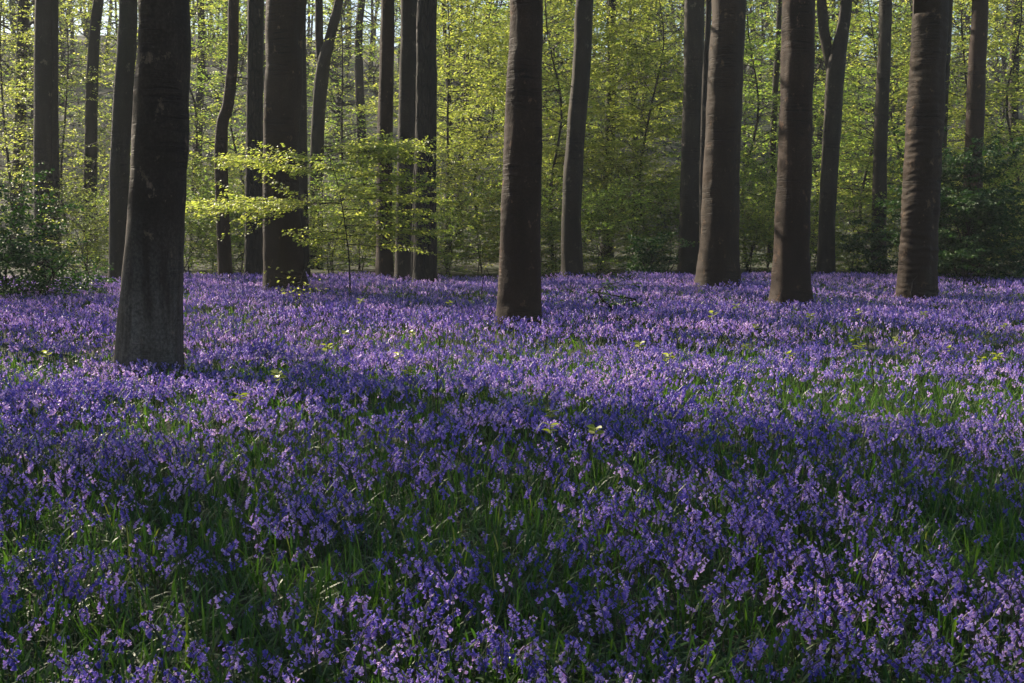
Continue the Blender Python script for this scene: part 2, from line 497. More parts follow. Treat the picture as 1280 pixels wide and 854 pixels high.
# every trunk the photograph shows, as (x, y, width) in photograph pixels from the foot up; d = metres away when the foot is hidden
TREES = [
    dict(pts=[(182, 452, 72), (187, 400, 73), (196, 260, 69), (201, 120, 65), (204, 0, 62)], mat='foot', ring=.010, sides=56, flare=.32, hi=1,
         knots=[(4.4, 3.0, .07, .06), (4.9, 3.35, .05, .05), (5.1, 2.3, .06, .05), (4.2, 1.2, .05, .04)],
         label='thickest beech trunk, alone nearest the camera, with a sunlit pale left foot edge', kind='beech'),
    dict(pts=[(148, 352, 24), (150, 200, 24), (158, 60, 23), (160, 0, 23)], mat='moss', label='slim dark mossy trunk close behind the left side of the thickest beech', kind='tree'),
    dict(pts=[(56, 338, 28), (55, 200, 25), (56, 0, 23)], mat='grey', label='dark straight trunk rising out of the holly thicket at the photo\'s left', kind='tree'),
    dict(pts=[(72, 332, 11), (69, 180, 9), (69, 0, 8)], mat='grey', d=37.5, label='thin dark stem tight against the right of the trunk in the holly thicket', kind='tree'),
    dict(pts=[(18, 310, 17), (24, 200, 14), (27, 90, 13), (30, 0, 13)], mat='grey', d=47, label='hazy leafy thin trunk nearest the left edge of the photo', kind='tree'),
    dict(pts=[(112, 310, 20), (113, 210, 17), (117, 60, 14), (123, 0, 13)], mat='moss', d=46, label='hazy leaf-speckled trunk between the holly thicket trunk and the mossy slim trunk', kind='tree'),
    dict(pts=[(282, 347, 16), (277, 240, 16), (277, 160, 15), (285, 130, 14), (291, 70, 13), (292, 0, 13)], mat='red', ring=.03,
         label='thin crooked brown trunk with a kink halfway up, right of the thickest beech', kind='tree'),
    dict(pts=[(318, 347, 25), (318, 200, 21), (320, 0, 20)], mat='rough', label='dark straight trunk between the crooked thin trunk and the beech behind the spray of leaves', kind='tree'),
    dict(pts=[(358, 362, 48), (354, 320, 46), (351, 200, 43), (355, 100, 45), (358, 0, 49)], mat='beech', ring=.010, sides=44, flare=.42, hi=1,
         label='stout smooth beech crossed by a pale green leafy spray, sprouts at its foot', kind='beech'),
    dict(pts=[(379, 335, 15), (377, 180, 14), (376, 0, 13)], mat='grey', d=37, label='thin trunk hidden mostly behind the right edge of the spray-crossed beech', kind='tree'),
    dict(pts=[(394, 330, 18), (396, 190, 17), (402, 95, 17), (413, 45, 13), (424, 0, 11)], mat='grey', d=43, fork=[(402, 95, 11), (399, 40, 10), (399, -60, 9)],
         label='distant forked trunk just right of the spray-crossed beech, twin stems high up', kind='tree'),
    dict(pts=[(481, 345, 21), (481, 200, 19), (485, 0, 17)], mat='red', label='slim brown straight trunk, leftmost of the close row of three', kind='tree'),
    dict(pts=[(506, 347, 24), (508, 200, 22), (512, 0, 23)], mat='grey', label='grey-black trunk, middle of the close row of three', kind='tree'),
    dict(pts=[(531, 351, 31), (532, 250, 27), (533, 100, 26), (534, 0, 25)], mat='rough', sides=36, flare=.3, hi=1, fork=[(516, 349, 7), (520, 230, 7), (524, 100, 5), (526, 0, 4)],
         label='furrowed dark trunk with a thin stem on its left side, right of the close three', kind='tree'),
    dict(pts=[(649, 403, 54), (650, 330, 50), (653, 190, 46), (656, 90, 44), (658, 0, 42)], mat='red', ring=.016, sides=56, flare=.32, hi=1,
         knots=[(4.5, 2.45, .10, .16), (5.0, 2.1, .08, .14), (4.3, 1.55, .12, .10), (5.2, 2.7, .06, .06), (4.7, .9, .10, .06)],
         label='lone stout reddish beech in the middle with scarred, wrinkled bark', kind='beech'),
    dict(pts=[(716, 346, 27), (714, 280, 25), (718, 190, 24), (727, 80, 24), (731, 0, 22)], mat='grey', sides=28, flare=.3,
         label='slender dark trunk leaning and swaying right, just right of the middle beech', kind='tree'),
    dict(pts=[(758, 320, 16), (761, 230, 15), (764, 110, 12), (765, 0, 11)], mat='moss', d=48, label='far thin leafy trunk among bright leaves right of the slender swaying trunk', kind='tree'),
    dict(pts=[(861, 338, 27), (864, 200, 26), (867, 100, 26), (868, 0, 26)], mat='grey', sides=28, flare=.2, label='greenish grey trunk tight behind the left of a stout beech, right of centre', kind='tree'),
    dict(pts=[(880, 342, 10), (879, 220, 9), (882, 100, 8), (886, 0, 7)], mat='pale', d=33, label='thin pale stem squeezed between the greenish trunk and the stout beech', kind='tree'),
    dict(pts=[(898, 356, 50), (899, 300, 47), (903, 180, 44), (908, 70, 43), (911, 0, 43)], mat='beech', ring=.012, sides=48, flare=.50, hi=1,
         label='stout beech with spreading feet beside the thin pale stem', kind='beech'),
    dict(pts=[(988, 376, 50), (990, 300, 44), (995, 150, 41), (998, 0, 40)], mat='red', ring=.012, sides=52, flare=.40, hi=1, knots=[(4.6, 1.9, .10, .06), (4.4, .9, .10, .06)],
         label='straight reddish beech standing left of the trunk that forks high', kind='beech'),
    dict(pts=[(1032, 343, 22), (1034, 260, 20), (1040, 160, 22), (1044, 90, 22), (1053, 40, 16), (1058, 0, 15)], mat='pale', sides=24,
         fork=[(1043, 108, 13), (1036, 72, 13), (1029, 30, 13), (1025, -40, 11)], label='knobbly trunk forking into two stems high up, right of the straight reddish beech', kind='tree'),
    dict(pts=[(1099, 335, 19), (1100, 200, 17), (1107, 0, 16)], mat='grey', label='slim grey trunk between the forking trunk and the ring-wrinkled beech', kind='tree'),
    dict(pts=[(1144, 371, 46), (1148, 300, 44), (1154, 180, 44), (1161, 40, 42), (1163, 0, 42)], mat='beech', ring=.048, sides=56, flare=.36, hi=1,
         knots=[(4.6, 1.95, .10, .07), (4.4, 1.2, .08, .05)],
         label='stout beech with ring-like wrinkles all the way up, left of the big holly', kind='beech'),
    dict(pts=[(1170, 335, 20), (1176, 160, 16), (1184, 0, 14)], mat='grey', d=41, label='trunk half hidden behind the right edge of the ring-wrinkled beech', kind='tree'),
    dict(pts=[(1215, 330, 24), (1216, 230, 22), (1221, 90, 20), (1225, 0, 19)], mat='red', d=37, label='brown trunk rising behind the big holly at the photo\'s right', kind='tree'),
    dict(pts=[(560, 318, 8), (562, 150, 6), (557, 60, 5), (553, -20, 4)], mat='grey', d=50, label='far spindly dark stem in the gap left of the middle beech', kind='tree'),
    dict(pts=[(574, 318, 9), (575, 200, 7), (583, 100, 5), (584, -20, 4)], mat='grey', d=52, label='far spindly stem bending right in the gap left of the middle beech', kind='tree'),
    dict(pts=[(963, 320, 10), (966, 180, 8), (972, 60, 7), (976, -20, 6)], mat='moss', d=47, label='thin far stem showing left of the straight reddish beech', kind='tree'),
    dict(pts=[(205, 315, 0), (246, 200, 12), (252, 60, 10), (250, 0, 9)], mat='grey', d=56, label='misty grey far trunk between the thickest beech and the crooked one', kind='tree', lo=1),
    dict(pts=[(455, 315, 14), (452, 180, 12), (448, 60, 10), (452, 0, 9)], mat='grey', d=56, label='misty far trunk left of the close row of three trunks', kind='tree', lo=1),
    dict(pts=[(792, 315, 10), (794, 200, 9), (788, 80, 8), (790, 0, 7)], mat='moss', d=54, label='far thin trunk in the bright leaves left of the greenish grey trunk', kind='tree', lo=1),
    dict(pts=[(1262, 315, 14), (1266, 180, 12), (1268, 60, 11), (1270, 0, 10)], mat='grey', d=50, label='far grey trunk nearest the right edge of the photo', kind='tree', lo=1),
]
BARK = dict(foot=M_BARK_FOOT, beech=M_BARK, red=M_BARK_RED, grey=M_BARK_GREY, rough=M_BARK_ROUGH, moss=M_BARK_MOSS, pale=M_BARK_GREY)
TRUNK_XY = []


def build_tree(T, idx):
    pts = T['pts']
    if pts[0][2] == 0:
        pts = [(pts[1][0] - 1, pts[0][1], pts[1][2] + 2)] + list(pts[1:])
    rr = np.random.default_rng(100 + idx)
    if 'd' in T:
        d = T['d']
    else:
        d = on_plane(pts[0][0], pts[0][1], 0.2)[1]
    w3 = lambda p, dd=0: at_depth(p[0], p[1], d + dd)
    base = w3(pts[0])
    base[2] = float(terrain(base[0], base[1]))
    mpp = lambda p: (d * CP - (at_depth(p[0], p[1], d)[2] - CAM[2]) * SP) / F
    P = [base - [0, 0, .15]] + [w3(p) for p in pts[(1 if 'd' not in T else 1):]]
    Rr = [pts[0][2] * mpp(pts[0]) / 2] + [p[2] * mpp(p) / 2 for p in pts[1:]]
    TRUNK_XY.append((base[0], base[1], Rr[0]))
    # on above the frame
    top, up = P[-1], nrm(P[-1] - P[-2])
    up = nrm(up + np.array([0, 0, .6]))
    tall = 17 if Rr[0] > .25 else (13 if Rr[0] > .13 else 9.5)
    tall += base[2]
    ext = []
    k = 1
    while top[2] < tall and k < 9:
        step = (tall - P[len(pts) - 1][2]) / 4
        top = top + up * step + np.array([rr.normal(0, .18), rr.normal(0, .18), 0])
        ext.append(top)
        k += 1
    r_end = Rr[-1]
    Rr = Rr + [r_end * (1 - .75 * (i + 1) / max(1, len(ext))) for i in range(len(ext))]
    P = np.array(P + ext) - base
    hi = T.get('hi')
    n = 150 if hi else 46
    path = spline(P, n)
    rad = np.interp(np.linspace(0, 1, n), np.linspace(0, 1, len(Rr)), Rr)
    if hi:   # more rings low down, where the photograph sees them
        zc = path[:, 2]
        zt = np.concatenate([np.linspace(zc[0], 6.2, 400 if T.get('ring', 0) > .015 else 240)[:-1], np.linspace(6.2, zc[-1], 20)])
        path = np.stack([np.interp(zt, zc, path[:, c]) for c in range(3)], -1)
        rad = np.interp(zt, zc, rad)
    zz_ = path[:, 2]
    rad = rad * np.array([1 + .05 * mn.noise((idx * 3.1, 0.5, z * .9)) + .035 * mn.noise((idx * 5.7, 2.5, z * 2.2)) for z in zz_])
    root = empty('beech_tree' if T['kind'] == 'beech' else 'woodland_tree', base, T['label'], 'tree', 'trees of the bluebell wood')
    mb = MB()
    trunk_mesh(mb, path, rad, T.get('sides', 18), idx + 1, rough=.055 if hi else .07, ring=T.get('ring', 0.0), flare=1.35 * T.get('flare', .3),
               flare_h=.55 if hi else .45, knots=T.get('knots', ()))
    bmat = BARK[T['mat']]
    if 'fork' in T:
        fk = T['fork']
        fm = MB()
        fp = [w3(p, .12) - base for p in fk]
        if fk[0][1] > 340:
            fp[0][2] = -.1
        else:
            e = nrm(fp[-1] - fp[-2])
            fp += [fp[-1] + e * 2.5, fp[-1] + e * 5 + np.array([.2, .1, 0])]
        fr = [p[2] * mpp(p) / 2 for p in fk]
        fr += [fr[-1] * .6, fr[-1] * .25][:len(fp) - len(fr)]
        fpath = spline(fp, 30)
        trunk_mesh(fm, fpath, np.interp(np.linspace(0, 1, 30), np.linspace(0, 1, len(fr)), fr), 12, idx + 60, rough=.06, flare=0)
        fm.build('stem', bmat, root, smooth=True)
    # limbs and a thin spring crown
    bm, lm = mb, MB()
    zs = path[:, 2]
    big = Rr[0] > .25
    nb = 11 if big else 8
    z0 = 8.2 if d < 32 else 8.6
    z0 = max(z0, .42 * tall) if d < 32 else max(1.85 + .19 * d + .3, .45 * tall)
    z0 = min(z0, zs[-1] - 2)
    for b in range(nb):
        z = z0 + (zs[-1] - z0) * (b + rr.random() * .7) / nb
        st = np.array([np.interp(z, zs, path[:, c]) for c in range(3)])
        r_ = np.interp(z, zs, rad)
        branch(bm, lm, st, rr.uniform(0, 6.283), rr.uniform(.25, .8), rr.uniform(2.0, 3.6) * (1 if big else .7), r_ * .4, rr, leaf=.09, spacing=.14 if d < 28 else .06, gap=.35 if d < 28 else .25, drawtwigs=False, lp=.8)
    if not hi:
        for b in range(int(rr.integers(1, 4))):
            z = rr.uniform(2.2, 6.5)
            st = np.array([np.interp(z, zs, path[:, c]) for c in range(3)])
            branch(bm, None, st, rr.choice([0, math.pi]) + rr.normal(0, .5), rr.uniform(-.2, .7), rr.uniform(.5, 1.7), rr.uniform(.012, .025), rr, droop=.3)
    if d > 40:   # leaf-speckled far stems
        for b in range(7):
            z = rr.uniform(3.5, z0)
            st = np.array([np.interp(z, zs, path[:, c]) for c in range(3)])
            branch(bm, lm, st, rr.uniform(0, 6.283), rr.uniform(0, .5), rr.uniform(.8, 1.8), .018, rr, leaf=.09, spacing=.07, gap=.25, drawtwigs=False)
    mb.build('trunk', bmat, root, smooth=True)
    lm.build('crown', M_LEAF, root)
    return root


for k, T in enumerate(TREES):
    build_tree(T, k)


# ------------------------------------------------------------------ leafy young trees and shrubs at the wood's edge
def young_tree(px, d, zlo, zhi, L, nb, label, seed, leaf=.09, mat=M_LEAF, name='young_beech', cat='young tree', spacing=.062, lean=0.0, r0=.05, lp=1.0, tilt=.5, az=None,
               droop=.25, group='young leafy trees at the wood edge', t0=0., t1=1., gap=.24, py=None, drawtwigs=False, fine=False, el=(.0, .45), spread=.55, nstem=1):
    rr = np.random.default_rng(seed)
    x = at_depth(px, 300, d)[0]
    base = np.array([x, d, float(terrain(x, d))])
    root = empty(name, base, label, cat, group)
    tm, lm = MB(), MB()
    for s_ in range(nstem):
        h = zhi * rr.uniform(.85, 1.05)
        sp = .35 * (nstem > 1)
        P = [np.array([rr.normal(0, .08), rr.normal(0, .08), -.1])]
        for k in range(1, 5):
            P.append(np.array([lean * k / 4 + rr.normal(0, .05 + .02 * zhi) + sp * k / 4 * rr.normal(0, 1), rr.normal(0, .06 + .02 * zhi) + sp * k / 4 * rr.normal(), h * k / 4]))
        path = spline(P, 16)
        tube(tm, path, np.linspace(r0, r0 * .15, 16), 7)
        for b in range(nb // nstem):
            z = zlo + (h - zlo) * (b + rr.random()) / (nb / nstem)
            st = np.array([np.interp(z, path[:, 2], path[:, c]) for c in range(3)])
            f = (z - zlo) / max(.1, h - zlo)
            Lb = L * (1 - .35 * f ** 3) * rr.uniform(.45, 1.25)
            a = rr.uniform(0, 6.283) if az is None else rr.choice(az) + rr.normal(0, .35)
            branch(tm, lm, st, a, rr.uniform(*el) + .25 * f + rr.normal(0, .18), Lb, max(r0 * .32 * (1 - .6 * f), .005), rr, leaf=leaf, spacing=spacing, droop=droop, lp=lp, tilt=tilt,
                   tint0=t0, tint1=t1, gap=gap, drawtwigs=drawtwigs, fine=fine, spread=spread)
    tm.build('trunk', M_TWIG, root, smooth=True)
    lm.build('crown', mat, root)
    return root


# the pale spray of leaves in front of the stout beech
def spray_sapling():
    rr = np.random.default_rng(77)
    d = 24.6
    foot = at_depth(438, 372, d)
    base = np.array([foot[0], d, float(terrain(foot[0], d))])
    root = empty('beech_sapling', base, 'low beech sapling with flat layered sprays of pale green leaves beside the stout beech', 'sapling')
    tm, lm = MB(), MB()
    P = [np.array([0, 0, -.1])] + [at_depth(px, py, d + e) - base for px, py, e in [(436, 320, .1), (428, 260, .2), (418, 215, .25), (405, 180, .3)]]
    path = spline(P, 18)
    tube(tm, path, np.linspace(.019, .005, 18), 7)
    PI = math.pi
    for (py, az, L, el) in [(212, PI, 2.5, .13), (208, PI * .94, 2.2, .16), (210, PI * 1.05, 2.2, .12),
                            (250, PI, 3.3, .02), (254, PI * 1.06, 3.3, -.01), (252, PI * .95, 2.9, .02), (292, PI, 1.3, .08),
                            (205, .1, 1.9, .12), (200, .4, 2.0, .2), (195, -.2, 1.9, .2), (188, .05, 1.7, .25),
                            (225, .0, 2.1, .06), (232, -.3, 2.0, .06), (238, .35, 2.2, .03), (250, 0, 2.1, .02), (262, .1, 2.2, .02),
                            (274, -.2, 2.0, .06), (282, .2, 2.0, .0), (295, 0, 1.6, .05), (306, .2, 1.7, -.02), (300, PI, 1.2, .05), (215, 1.4, 1.8, .1), (240, -1.3, 1.3, .1),
                            (270, 1.5, 1.6, .1), (208, -1.2, 1.2, .1), (193, 2.6, 1.3, .1), (190, 1.0, 1.5, .2), (186, .15, 2.0, .12), (192, -.1, 2.1, .1), (183, .5, 1.8, .12), (190, -.5, 1.8, .1), (198, -.7, 1.6, .1)]:
        z = at_depth(436, py, d)[2] - base[2]
        st = np.array([np.interp(z, path[:, 2], path[:, c]) for c in range(3)])
        branch(tm, lm, st, az, el + rr.normal(0, .03), L, .009, rr, leaf=.078, spacing=.026, droop=.10, tilt=.34, gap=.13, twig_r=.0045, fine=True, spread=.44, tint0=.15, tint1=.9)
    tm.build('trunk', M_TWIG, root, smooth=True)
    lm.build('crown', M_LEAF, root)
    # sprouts at the beech's foot
    d = 23.2
    foot = at_depth(372, 372, d)
    base = np.array([foot[0], d, float(terrain(foot[0], d))])
    root = empty('beech_seedling', base, 'knee-high beech sprout with sparse bright leaves in front of the stout spray-crossed beech', 'seedling')
    tm, lm = MB(), MB()
    for (ax, ay, L) in [(.25, 0, 1.15), (-.25, .1, .8), (.05, 0, .5), (.5, 0, .5)]:
        path = spline([np.zeros(3), np.array([ax * .3, ay, L * .5]), np.array([ax * 1.1, ay, L])], 8)
        tube(tm, path, np.linspace(.009, .003, 8), 5)
        for z in np.linspace(.25 * L, L, 7):
            st = np.array([np.interp(z, path[:, 2], path[:, c]) for c in range(3)])
            branch(tm, lm, st, rr.uniform(0, 6.28), .3, .42, .004, rr, leaf=.085, spacing=.12, gap=.2, twig_r=.002, fine=True, tint0=.6, tint1=1.1)
    tm.build('stem', M_TWIG, root, smooth=True)
    lm.build('foliage', M_LEAF, root)


spray_sapling()

YT = [  # px, depth, low, high, limb length, limbs, material, label
    (20, 44, 2.0, 10.5, 2.6, 34, 0, 'sparse sunlit young tree in the haze against the left edge', .7),
    (95, 47, 2.5, 11.0, 2.8, 36, 0, 'sunlit young tree behind the hazy leaf-speckled trunk at the left', .7),
    (240, 44, 2.5, 10.5, 2.8, 34, 0, 'loose pale young tree right behind the thickest beech', .55),
    (300, 50, 3.0, 11.5, 2.8, 34, 1, 'greyish green young tree seen past the crooked thin trunk', .6),
    (430, 47, 3.2, 10.5, 2.6, 30, 1, 'thin half-bare young tree above the pale spray sapling', .45),
    (560, 43, 1.6, 10.0, 3.0, 46, 0, 'bright yellow-green young beech left of the middle beech', 1.1),
    (615, 47, 4.0, 12.5, 3.2, 46, 0, 'tall bright young beech rising behind the middle beech', 1.1),
    (690, 42, 2.0, 10.5, 3.0, 50, 0, 'brightest leafy young beech between the middle beech and the swaying trunk', 1.2),
    (755, 45, 2.2, 12.0, 3.2, 52, 0, 'broad bright young beech right of the swaying trunk', 1.1),
    (815, 43, 1.6, 11.0, 3.0, 48, 0, 'bright leafy young beech left of the greenish grey trunk', 1.1),
    (935, 44, 2.2, 11.0, 2.9, 42, 1, 'green young tree filling the gap between stout beech and straight reddish beech', .9),
    (1010, 47, 3.0, 12.0, 3.0, 40, 1, 'tall green young tree behind the forking trunk', .8),
    (1075, 43, 1.8, 10.5, 2.7, 42, 0, 'yellow-green young tree left of the slim grey trunk', .9),
    (1125, 47, 2.0, 11.5, 2.9, 40, 1, 'leafy young tree behind the ring-wrinkled beech', .9),
    (1200, 45, 2.5, 11.0, 2.8, 44, 0, 'yellow-leaved young tree behind the big holly', .9),
    (1265, 42, 1.8, 10.5, 2.9, 46, 0, 'leafy young tree against the right edge of the photo', .9),
]
for k, (px, d, zl, zh, L, nb, mt, lab, lp) in enumerate(YT):
    young_tree(px, d, zl, zh + 1.5, L, int(nb * 1.75), lab, 300 + k, mat=(M_LEAF, M_LEAF_MID)[mt], lp=lp, leaf=.11, spacing=.042, r0=.07, t0=.0, t1=1.0, gap=.22, drawtwigs=True)

SH = [  # px, depth, height, limb length, label
    (150, 39, 1.9, 1.3, 'olive shrub at the foot of the mossy slim trunk'),
    (105, 37, 2.2, 1.4, 'yellow-green shrub behind the left holly thicket'),
    (235, 38, 2.3, 1.5, 'green shrub just right of the thickest beech trunk'),
    (270, 41, 3.0, 1.6, 'loose shrub behind the foot of the crooked thin trunk'),
    (305, 38, 1.9, 1.3, 'low shrub between the crooked trunk and its straight neighbour'),
    (415, 38, 2.0, 1.4, 'olive shrub behind the pale spray sapling'),
    (450, 41, 3.2, 1.7, 'taller shrub left of the close row of three trunks'),
    (495, 39, 1.8, 1.2, 'low shrub between the first two trunks of the close row'),
    (560, 38, 2.2, 1.4, 'green shrub right of the furrowed dark trunk'),
    (600, 40, 3.0, 1.7, 'tall green shrub at the left of the middle beech'),
    (670, 39, 2.3, 1.5, 'green shrub between the middle beech and the swaying trunk'),
    (695, 43, 3.6, 1.8, 'tall shrub behind the foot of the swaying trunk'),
    (750, 38, 2.1, 1.5, 'olive shrub just right of the swaying trunk'),
    (790, 41, 3.4, 1.7, 'tall shrub behind the low dark holly'),
    (835, 39, 2.1, 1.3, 'shrub against the left of the greenish grey trunk'),
    (935, 38, 2.2, 1.4, 'green shrub right beside the stout beech with spreading feet'),
    (960, 42, 3.3, 1.7, 'tall shrub behind the straight reddish beech'),
    (1020, 38, 1.7, 1.2, 'low yellowish shrub at the foot of the forking trunk'),
    (1065, 40, 2.4, 1.4, 'pale shrub between forking trunk and slim grey trunk'),
    (1125, 41, 2.8, 1.5, 'shrub between slim grey trunk and ring-wrinkled beech'),
    (1245, 40, 3.4, 1.7, 'yellowish tall shrub right behind the big holly'),
    (1275, 37, 1.9, 1.4, 'low olive shrub at the right edge of the carpet'),
]
for k, (px, d, h, L, lab) in enumerate(SH):
    young_tree(px, d, .12, h * 1.15 + .2, L * 1.25, 72 if h < 2.5 else 100, lab, 500 + k, mat=M_LEAF_OLIVE if k % 2 else M_LEAF_MID, name='woodland_shrub', cat='shrub', spacing=.036, leaf=.08, r0=.022, el=(.0, .8), lp=1.0, tilt=.7, gap=.17, drawtwigs=True,
               group='shrubs along the wood edge', nstem=3, spread=.5)

# hollies
def holly(px, d, h, L, nb, label, seed, nstem=3, leaf=.075, lp=1.5, spacing=.018, fine=True, name='holly_bush', lean=0):
    return young_tree(px, d, .1, h, L, nb, label, seed, leaf=leaf * 1.12, mat=M_HOLLY, name=name, cat='holly', spacing=spacing, r0=.03, lp=lp, tilt=.9, group=None, nstem=nstem, drawtwigs=False,
                      fine=fine, el=(-.1, .6), spread=.5, droop=.2, gap=.14, lean=lean)


holly(8, 25, 2.6, 1.25, 50, 'tall dark holly thicket by the left edge of the photo', 701, lp=.62)
holly(52, 24.5, 1.5, 1.15, 42, 'lower dark holly straggling out over the bluebells at the left', 702, lp=.6)
holly(92, 27.5, 1.2, .9, 22, 'thin low holly at the right end of the left thicket', 706, lp=.45)
holly(1208, 31.5, 3.6, 1.75, 100, 'big dark glossy holly bush right of the ring-wrinkled beech', 703, nstem=4, lp=1.1)
holly(1150, 34, 4.6, .9, 40, 'tall narrow dark holly behind the ring-wrinkled beech', 704, nstem=2)
holly(1095, 35, 1.7, .9, 34, 'low dark holly at the foot of the slim grey trunk', 707)
holly(812, 34.5, 1.15, .9, 44, 'low dark holly mound left of the greenish grey trunk', 705, nstem=4)
holly(768, 21.5, .75, .36, 16, 'small holly seedling poking out of the bluebells right of the middle beech', 708, nstem=2, name='holly_seedling', leaf=.055)

# ------------------------------------------------------------------ the far wood on the slope, and the wood outside the frame
mb = MB()
rr = np.random.default_rng(900)
MATS = [M_BARK_GREY, M_LEAF, M_LEAF_MID, M_LEAF_OLIVE]


def mass_tree(x, y, h, r, L, nb, zlo, leafmat, lp=1.0, leaf=.12, spacing=.12):
    z = float(terrain(x, y))
    P = [np.array([x, y, z - .2])]
    for k in range(1, 5):
        P.append(np.array([x + rr.normal(0, .2 + .012 * h * k), y + rr.normal(0, .2), z + h * k / 4]))
    path = spline(P, 14)
    tube(mb, path, np.linspace(r, r * .2, 14), 8, mat=0)
    for b in range(nb):
        zz = z + zlo + (h - zlo) * (b + rr.random()) / nb
        st = np.array([np.interp(zz, path[:, 2], path[:, c]) for c in range(3)])
        f = b / nb
        branch(mb, mb if lp > 0 else None, st, rr.uniform(0, 6.283), rr.uniform(.1, .7) + .3 * f + rr.normal(0, .2), L * (1 - .35 * f ** 2) * rr.uniform(.45, 1.25), r * .38, rr, leaf=leaf, spacing=spacing, gap=.4, droop=.2,
               drawtwigs=False, leafmat=leafmat, lp=lp, tilt=.6)


for k in range(190):
    y = 61 + 70 * rr.random() ** .9
    x = rr.uniform(-.60, .60) * y
    c = rr.random()
    lm_ = 1 if c < .4 else (2 if c < .75 else 3)
    px = 640 + F * x / y
    lp = .5 + .55 * math.exp(-((px - 760) / 360) ** 2)
    if rr.random() < .25:
        lp *= .2
    mass_tree(x, y, rr.uniform(8, 17) + max(0, y - 75) * .16, rr.uniform(.08, .24), rr.uniform(2.5, 4.2), 40, rr.uniform(.6, 3.0), lm_, lp=lp, leaf=.17, spacing=.09)
for k in range(180):     # tall thin trees along the top of the slope
    y = rr.uniform(100, 150)
    x = rr.uniform(-.6, .6) * y
    mass_tree(x, y, rr.uniform(17, 27), rr.uniform(.12, .26), rr.uniform(3, 5), 34, 1.0, rr.choice([1, 2, 3]), lp=rr.choice([.3, .6, .9]), leaf=.26, spacing=.15)
for k in range(150):      # undergrowth on the slope
    y = rr.uniform(43, 95)
    x = rr.uniform(-.58, .58) * y
    mass_tree(x, y, rr.uniform(1.6, 4.5), .03, rr.uniform(1.2, 2.4), 26, .15, rr.choice([1, 2, 3, 3]), lp=1.0, leaf=.15, spacing=.075)
# trees left of the frame, which shade the near carpet
for (x, y, h, zl, nb, L, lp) in [(-9.8, 13.6, 13, 5, 30, 3.0, 1.1), (-12.6, 16.2, 14, 5.5, 34, 3.0, 1.1), (-11.2, 18.8, 16, 8.0, 32, 3.0, 1.4), (-13.5, 12.2, 13, 4, 30, 3.0, .9), (-8.2, 9.8, 9, 3.6, 18, 2.2, .9),
                                (-15.5, 19.5, 16, 6, 30, 3.0, .9), (-10.5, 8.5, 10, 3, 24, 2.6, .9), (-11.9, 21.6, 18, 11.5, 30, 2.8, .75), (-11.2, 19.6, 17, 11, 28, 2.8, .9), (-13.8, 24.0, 19.5, 13.5, 28, 3.0, .45), (-19, 30, 15, 8, 22, 2.8, .5), (-24, 36, 15, 3, 26, 3, .6), (-27, 30, 16, 4, 26, 3, .6)]:
    mass_tree(x, y, h, .16, L, nb, zl, 2, lp=lp, leaf=.12, spacing=.045)
for k in range(44):      # on around the glade, right of and behind the camera
    a = rr.uniform(-2.9, .55)
    rad_ = rr.uniform(22, 40)
    mass_tree(math.cos(a) * rad_, 6 + math.sin(a) * rad_, rr.uniform(10, 16), .2, 3.4, 30, 1.5, 2, lp=.8, leaf=.3, spacing=.15)
tag(mb.build('woods', MATS), 'wooded slope of pale spring trees and undergrowth beyond the bluebell glade', 'woods', kind='stuff')


# ------------------------------------------------------------------ bluebells
def bell(mb, p, d, L, r, sides, rings, mat, tint, rot):
    """a nodding bell from p along d, tips flared"""
    d = nrm(np.asarray(d, float))
    ref = np.array([1.0, 0, 0]) if abs(d[0]) < .8 else np.array([0, 1.0, 0])
    a = nrm(np.cross(d, ref))
    b = np.cross(d, a)
    ang = np.arange(sides) * 2 * math.pi / sides + rot
    V = []
    for (s, q) in rings:
        V.append(p + d * L * s + (np.cos(ang)[:, None] * a + np.sin(ang)[:, None] * b) * r * q)
    V = np.concatenate(V)
    k = len(rings)
    i = np.arange(k - 1)[:, None] * sides
    j = np.arange(sides)[None]
    q = np.stack([i + j, i + (j + 1) % sides, i + sides + (j + 1) % sides, i + sides + j], -1).reshape(-1, 4)
    tt = np.repeat(np.clip(tint + np.linspace(-.12, .18, k), 0, 1), sides)
    mb.add(V, q, mat=mat, tint=tt)


R_NEAR = [(0, .3), (.25, .75), (.7, .85), (.9, 1.15), (.95, 1.55), (.84, 1.75)]
R_MID = [(0, .35), (.55, .9), (1, 1.7)]
R_FAR = [(0, .5), (1, 1.5)]


